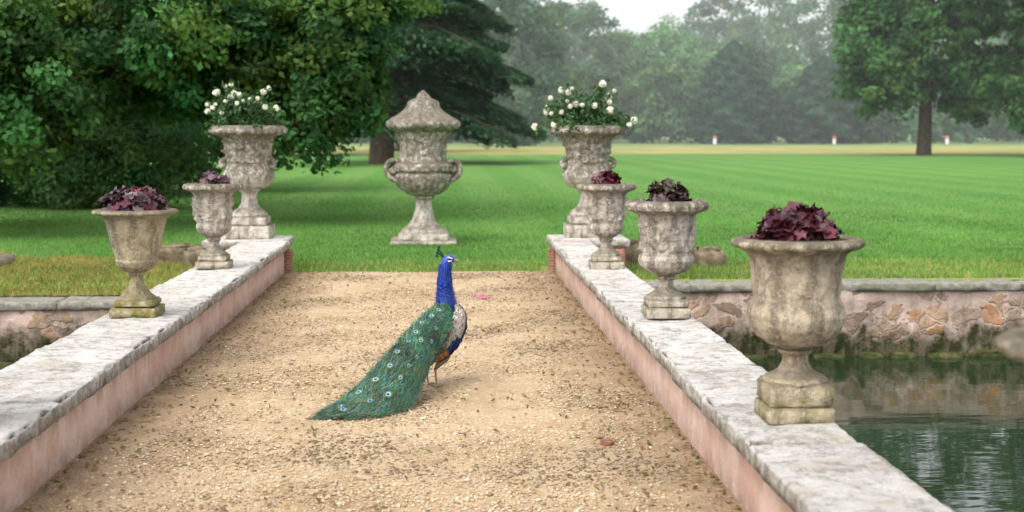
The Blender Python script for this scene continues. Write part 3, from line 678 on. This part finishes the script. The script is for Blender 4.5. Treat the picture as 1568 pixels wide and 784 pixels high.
# ------------------------------------------------------------------ peacock
pk=empty('peacock')
def featmat(name,rough=.4,spec=.5):
    m=MB(name,rough,spec); c=m.attr()
    f=m.noise(90,4,vec=m.mapping((1,1,.5)))
    c=m.mix(m.ramp(f,[(.35,.45),(.6,0.0)]),c,(.004,.008,.012))
    m.color(c); m.bump(f,.5,.006)
    return m.mat
FEA=featmat('plumage')
BARM=MB('barred_feathers',.7,.2)
wv=BARM.nt.nodes.new('ShaderNodeTexWave'); wv.inputs['Scale'].default_value=26; wv.inputs['Distortion'].default_value=14; wv.inputs['Detail'].default_value=3; wv.inputs['Detail Scale'].default_value=2.5
wv.bands_direction='Z'; BARM.lk(BARM.tc.outputs['Object'],wv.inputs['Vector'])
BARM.color(BARM.mix(1.0,BARM.attr(),BARM.ramp(wv.outputs['Fac'],[(.35,.22),(.55,1.0)]),'MULTIPLY')); BARM=BARM.mat
body=[(-.15,10.90,.40,.02),(-.13,10.94,.405,.065),(-.09,11.01,.42,.105),(-.045,11.09,.44,.125),(-.01,11.16,.48,.125),(.008,11.21,.545,.112),(.008,11.23,.61,.096),(.002,11.23,.67,.081),(-.004,11.228,.74,.069),(-.006,11.225,.81,.059),(-.004,11.222,.87,.051),(.0,11.22,.92,.046),(.004,11.22,.955,.043),(.014,11.22,.982,.043),(.032,11.22,.996,.040),(.052,11.22,.993,.031),(.068,11.22,.987,.019),(.078,11.22,.983,.006)]
B=smooth_path(body,110); V,F=tube(B[:,:3],np.maximum(B[:,3],.004)*1.0,28,rad2=np.maximum(B[:,3],.004)*.95,up=(0.86,-.5,0))
C=np.zeros((len(V),3)); idx=np.repeat(np.arange(110),28)/109
blue=np.array((.006,.032,.26)); dark=np.array((.02,.03,.025)); bl2=np.array((.012,.055,.38))
for i in range(len(V)):
    z=V[i,2]; f=idx[i]
    if f<.2: C[i]=dark
    elif z<.60: t=np.clip((z-.40)/.2,0,1); C[i]=dark*(1-t)+blue*t
    elif z<.8: t=(z-.6)/.2; C[i]=blue*(1-t)+bl2*t
    else: C[i]=bl2
    C[i]=C[i]*(1+.35*nz(V[i,0],V[i,1],V[i,2],30))
mesh_np('body_neck_head',V,F,FEA,col=C,smooth=True,parent=pk)
m_=V[(V[:,2]>.58)&(V[:,2]<.95)]; cc_=np.array([B[np.argmin(np.abs(B[60:,2]-p[2]))+60,:3] for p in m_]); nn=unit(m_-cc_)
rep=np.repeat(np.arange(len(m_)),2); Pn=m_[rep]+rng.normal(size=(len(rep),3))*.006; nn=nn[rep]; tt=np.tile((0.,0,-1.),(len(rep),1))+rng.normal(size=(len(rep),3))*.15; tt=unit(tt-(tt*nn).sum(1,keepdims=True)*nn)
VV,FF=leafquads(Pn+nn*.002,unit(nn+tt*.12),.014,.0045,t=tt); mesh_np('neck_feathers',VV,FF,FEA,col=np.repeat(np.array((.010,.05,.36))*(.4+1.1*rng.random((len(rep),1))),4,0),parent=pk)
def ell(acc,c,r,col,n=10,rot=None):
    th=np.linspace(0,np.pi,n+1)
    V=[];m=2*n
    for i in range(n+1):
        for j in range(m):
            p=np.array([math.sin(th[i])*math.cos(j*np.pi/n)*r[0],math.sin(th[i])*math.sin(j*np.pi/n)*r[1],math.cos(th[i])*r[2]])
            if rot is not None: p=rot@p
            V.append(p+np.array(c))
    F=[(i*m+j,i*m+(j+1)%m,(i+1)*m+(j+1)%m,(i+1)*m+j) for i in range(n) for j in range(m)]
    acc.add(V,F,col)
fa=Acc()
def ry(a): return np.array([[math.cos(a),0,math.sin(a)],[0,1,0],[-math.sin(a),0,math.cos(a)]])
for sg in (-1,1):
    y=11.22+sg*.037
    ell(fa,(.035,y,.984),(.022,.008,.0055),(.72,.72,.70),6,ry(-.25)); ell(fa,(.040,11.22+sg*.034,1.010),(.024,.009,.0045),(.72,.72,.70),6,ry(.35))
    ell(fa,(.037,11.22+sg*.043,.997),(.0065,.004,.0065),(.01,.008,.006),8); ell(fa,(.040,11.22+sg*.038,.997),(.02,.006,.005),(.01,.012,.02),6)
V,F=tube(smooth_path([(.066,11.22,.990),(.085,11.22,.988),(.105,11.22,.980),(.114,11.22,.970)],10),np.array([.016,.0145,.013,.012,.011,.0095,.008,.006,.004,.001]),10); fa.add(V,F,(.22,.20,.17))
fa.make('face_and_beak',VCOL,smooth=True,parent=pk)
cr=Acc()
for k in range(13):
    f=k/12; base=np.array([-.016+.006*f,11.215+.010*(f-.5),1.012+.004*f])
    tip=np.array([-.070+.020*f+.005*math.sin(k*2.2),11.20+.06*(f-.5),1.020+.072*f+.006*math.cos(k*1.7)])
    V,F=tube([base,(base+tip)/2+(-.004,0,.003),tip],.0014,5); cr.add(V,F,(.02,.02,.02))
    ell(cr,tip,(.0045,.006,.012),(.006,.03,.06),6,ry(-.3))
cr.make('crest',VCOL,parent=pk)
def wing(side,name):
    s=np.array([.86,-.5,0])*side; h=np.array([.5,.86,0])
    base=np.array([-.025,11.11,0])
    pts=[base+h*.10+s*.07+(0,0,.64),base+h*.09+s*.115+(0,0,.58),base+h*.04+s*.135+(0,0,.50),base-h*.02+s*.13+(0,0,.41),base-h*.09+s*.115+(0,0,.33),base-h*.17+s*.09+(0,0,.27),base-h*.23+s*.07+(0,0,.235)]
    R=[.015,.065,.085,.08,.06,.035,.006]; pts=smooth_path(pts,40); rr=np.interp(np.linspace(0,6,40),range(7),R)
    V,F=tube(pts,rr,20,rad2=rr*.36,up=s)
    n=np.repeat(np.linspace(0,1,40),20); C=np.zeros((len(V),3))
    ctr=np.repeat(pts,20,0); low=((V-ctr)@h)/(np.repeat(rr,20)+1e-4)
    for i in range(len(V)):
        if n[i]<.50: C[i]=(.50,.44,.36) if low[i]<.35 else (.006,.02,.10)
        elif n[i]<.72: C[i]=(.004,.025,.12) if low[i]>-.3 else (.38,.32,.25)
        else: C[i]=(.42,.16,.055)
    mesh_np(name,V,F,BARM,col=C,smooth=True,parent=pk)
    m=280; ii=rng.integers(2,36,m); P=[];N_=[];CC=[]
    for i in ii:
        j=rng.integers(0,20); v=V[i*20+j]; nn=unit(v-pts[i]); 
        P.append(v+nn*.003); N_.append(nn+s*.4); CC.append(C[i*20+j]*(.2+1.0*rng.random()))
    P=np.array(P);N_=unit(np.array(N_)); T=unit(np.array([-.2,-.35,-.8])+0*P); T=unit(T-(T*N_).sum(1,keepdims=True)*N_)
    VV,FF=leafquads(P,N_,.024,.008,t=T); mesh_np(name+'_coverts',VV,FF,FEA,col=np.repeat(np.array(CC),4,0),parent=pk)
wing(1,'right_wing'); wing(-1,'left_wing')
lg=Acc(); th=Acc()
for (kx,ky,fx,fy) in ((-.005,11.02,-.065,10.95),(-.08,11.06,-.135,11.02)):
    hip=(kx,ky,.36); kn=(kx-.0,ky-.02,.26); an=(fx-.015,fy-.03,.17); ft=(fx,fy,.03)
    V,F=tube(smooth_path([hip,kn,((kn[0]+an[0])/2,(kn[1]+an[1])/2,.215),an],12),np.linspace(.06,.012,12),12); th.add(V,F,(.16,.115,.07))
    V,F=tube(smooth_path([an,((an[0]+fx)/2-.003,(an[1]+fy)/2,.10),ft],10),[.012,.010,.009,.0085,.008,.008,.008,.009,.010,.011],8); lg.add(V,F,(.32,.27,.19))
    for az in (-.55,0,.5,math.pi):
        dx=math.sin(.45+az); dy=math.cos(.45+az); L=.075 if az<3 else .04
        V,F=tube([ft,(fx+dx*L*.5,fy+dy*L*.5,.040),(fx+dx*L,fy+dy*L,.030)],[.010,.008,.003],6); lg.add(V,F,(.32,.27,.19))
th.make('thighs',FEA,smooth=True,parent=pk); lg.make('legs_and_feet',VCOL,smooth=True,parent=pk)
us=np.array([0,.12,.25,.5,.75,.9,1.0])
cp=np.array([(.0,11.19,.655),(-.05,11.03,.645),(-.125,10.85,.60),(-.285,10.50,.465),(-.48,10.15,.27),(-.66,9.92,.12),(-.87,9.76,.045)])
fine=np.linspace(0,1,201)
ctr=np.stack([np.interp(fine,us,cp[:,k]) for k in range(3)],1)
for _ in range(60): ctr[1:-1]=(ctr[:-2]+2*ctr[1:-1]+ctr[2:])/4
wdt=np.interp(fine,[0,.08,.25,.5,.75,.9,.97,1],[.07,.115,.15,.185,.225,.21,.13,.04])
drp=np.interp(fine,[0,.12,.25,.5,.75,.9,1],[.07,.13,.17,.22,.22,.10,.02])
for arr in (wdt,drp):
    for _ in range(60): arr[1:-1]=(arr[:-2]+2*arr[1:-1]+arr[2:])/4
TT=unit(np.gradient(ctr,axis=0)); LL=np.stack([-TT[:,1],TT[:,0],0*TT[:,0]],1); LL=unit(LL)
def S(u,v):
    u=np.asarray(u,float); v=np.asarray(v,float); uc=np.clip(u,0,1)
    f=lambda a:np.interp(uc,fine,a)
    c=np.stack([f(ctr[:,k]) for k in range(3)],-1); l=np.stack([f(LL[:,k]) for k in range(3)],-1)
    ve=np.where(v>0,v*(1-.30*np.exp(-((uc-.35)/.22)**2)),v)
    p=c+l*(f(wdt)*ve)[...,None]; p[...,2]-=f(drp)*np.abs(v)**2.0
    p=p+np.stack([f(TT[:,k]) for k in range(3)],-1)*(u-uc)[...,None]*1.7
    p[...,2]=np.maximum(p[...,2],.03); return p
def SN(u,v):
    a=S(u+.01,v)-S(u-.01,v); b=S(u,v+.03)-S(u,v-.03); n=unit(np.cross(a,b)); n*=np.sign(n[...,2:3]+1e-6); return n,unit(a),unit(b)
U,Vv=np.meshgrid(np.linspace(0,1,90),np.linspace(-1,1,31)); P=S(U,Vv).reshape(-1,3)
P[:,2]-=.004
C=np.array([np.array((.008,.070,.038))*(1+.6*nz(p[0],p[1],p[2],14)) for p in P]); nu=90
F=[(j*nu+i,j*nu+i+1,(j+1)*nu+i+1,(j+1)*nu+i) for j in range(30) for i in range(nu-1)]
mesh_np('train_base',P,F,FEA,col=C,smooth=True,parent=pk)
def barbs(n,Lr,wr,pal,off,umin=.02,umax=1.0,spread=.35,vmax=1.05,aw=.3,name='train_barbs',mat=None):
    u=umin+(umax-umin)*rng.random(n); v=(rng.random(n)*2-1)*vmax
    Pp=S(u,v); nn,ta,tb=SN(u,v)
    pt=np.array([nz(a,b,c,7) for a,b,c in Pp])
    t=unit(ta+tb*(np.sign(v)*np.abs(v)*.25+rng.normal(size=n)*spread)[:,None]+nn*(rng.normal(size=n)*.06)[:,None])
    Pp=Pp+nn*(off*rng.random(n))[:,None]; L=Lr*(.5+rng.random(n)); Pp[:,2]=np.maximum(Pp[:,2],.032)
    nn=unit(nn+rng.normal(size=(n,3))*aw); t=unit(t-(t*nn).sum(1,keepdims=True)*nn)
    V,F=leafquads(Pp,nn,L,wr,t=t); V[:,2]=np.maximum(V[:,2],.028)
    pal=np.array(pal); C=pal[rng.integers(0,len(pal),n)]*(.4+1.1*rng.random((n,1)))*(1+1.1*pt[:,None])
    mesh_np(name,V,F,mat or FEA,col=np.repeat(np.clip(C,.002,1),4,0),parent=pk)
GR=[(.010,.13,.06),(.016,.20,.10),(.07,.20,.06),(.005,.065,.045),(.012,.15,.14),(.14,.18,.05),(.02,.15,.15),(.004,.04,.035),(.16,.12,.03)]
barbs(9500,.05,.0030,GR,.010,.10,.99,.38)
barbs(5500,.075,.0015,GR+[(.20,.30,.12)],.013,.25,1.0,.5,1.10,name='train_wisps')
rows=Acc()
for r_ in range(16):
    u0=.01+r_*.016
    for c_ in range(15):
        v0=-.95+1.9*(c_+.5*(r_%2))/14.5; p=S(np.array([u0]),np.array([v0])); nn,ta,tb=SN(np.array([u0]),np.array([v0]))
        V,F=leafquads(p+nn*.008,unit(nn+ta*-.25),.017,.011,t=unit(ta-(ta*nn).sum()*nn)); rows.add(V,F,np.array((.025,.20,.10))*(.3+.9*rng.random()))
rows.make('back_scales',FEA,parent=pk)
ey=Acc()
def disc(p,n,t,b,rl,rw,col,off):
    th=np.linspace(0,2*np.pi,18,endpoint=False); V=[p+n*off]+[p+n*off+t*math.cos(a)*rl+b*math.sin(a)*rw for a in th]
    ey.add(V,[(0,1+i,1+(i+1)%18) for i in range(18)],col)
for r_,v0 in enumerate((-.75,-.30,.15,.62)):
    u=.17+.045*(r_%2)+.02*rng.random()
    while u<.96:
        vv=v0+.08*rng.normal(); uu=np.array([u]); p=S(uu,np.array([vv]))[0]; nn,ta,tb=[x[0] for x in SN(uu,np.array([vv]))]
        nn=unit(nn+rng.normal(size=3)*.12); ta=unit(ta-np.dot(ta,nn)*nn); bb=np.cross(nn,ta)
        sc=(.80+.45*u)*(.8+.35*rng.random()); br_=.75+.4*rng.random()
        disc(p,nn,ta,bb,.032*sc,.022*sc,np.array((.13,.13,.035))*br_,.017)
        disc(p,nn,ta,bb,.021*sc,.0175*sc,np.array((.06,.26,.18))*br_,.0185)
        disc(p+ta*.002,nn,ta,bb,.0170*sc,.0145*sc,np.array((.27,.42,.50))*br_,.020)
        disc(p+ta*.003,nn,ta,bb,.0095*sc,.0085*sc,np.array((.02,.03,.20)),.0215)
        u+=.072+.022*rng.random()
ey.make('eyespots',VCOL,parent=pk)
barbs(1500,.030,.0011,[(.02,.20,.11),(.10,.25,.09),(.01,.10,.09)],.020,.15,1.0,.5,1.0,name='train_top_wisps')
n=2600; e_=rng.random(n); u=np.where(e_<.5,.86+.15*rng.random(n),.45+.5*rng.random(n)); v=np.where(e_<.5,(rng.random(n)*2-1)*.9,.9+.18*rng.random(n))
p=S(u,v); nn,ta,tb=SN(u,v); t=unit(ta+tb*(np.where(e_<.5,rng.normal(size=n)*.3,.6+.5*rng.random(n)))[:,None]+np.array([0,0,-.15])); nn=unit(nn+rng.normal(size=(n,3))*.2); t=unit(t-(t*nn).sum(1,keepdims=True)*nn)
V,F=leafquads(p+nn*.004,nn,.05+.06*rng.random(n),.0014,t=t); V[:,2]=np.maximum(V[:,2],.026)
pal=np.array([(.03,.14,.08),(.14,.18,.09),(.04,.18,.13),(.22,.23,.14)]); mesh_np('train_fringe',V,F,FEA,col=np.repeat(pal[rng.integers(0,4,n)],4,0),parent=pk)
print('done')
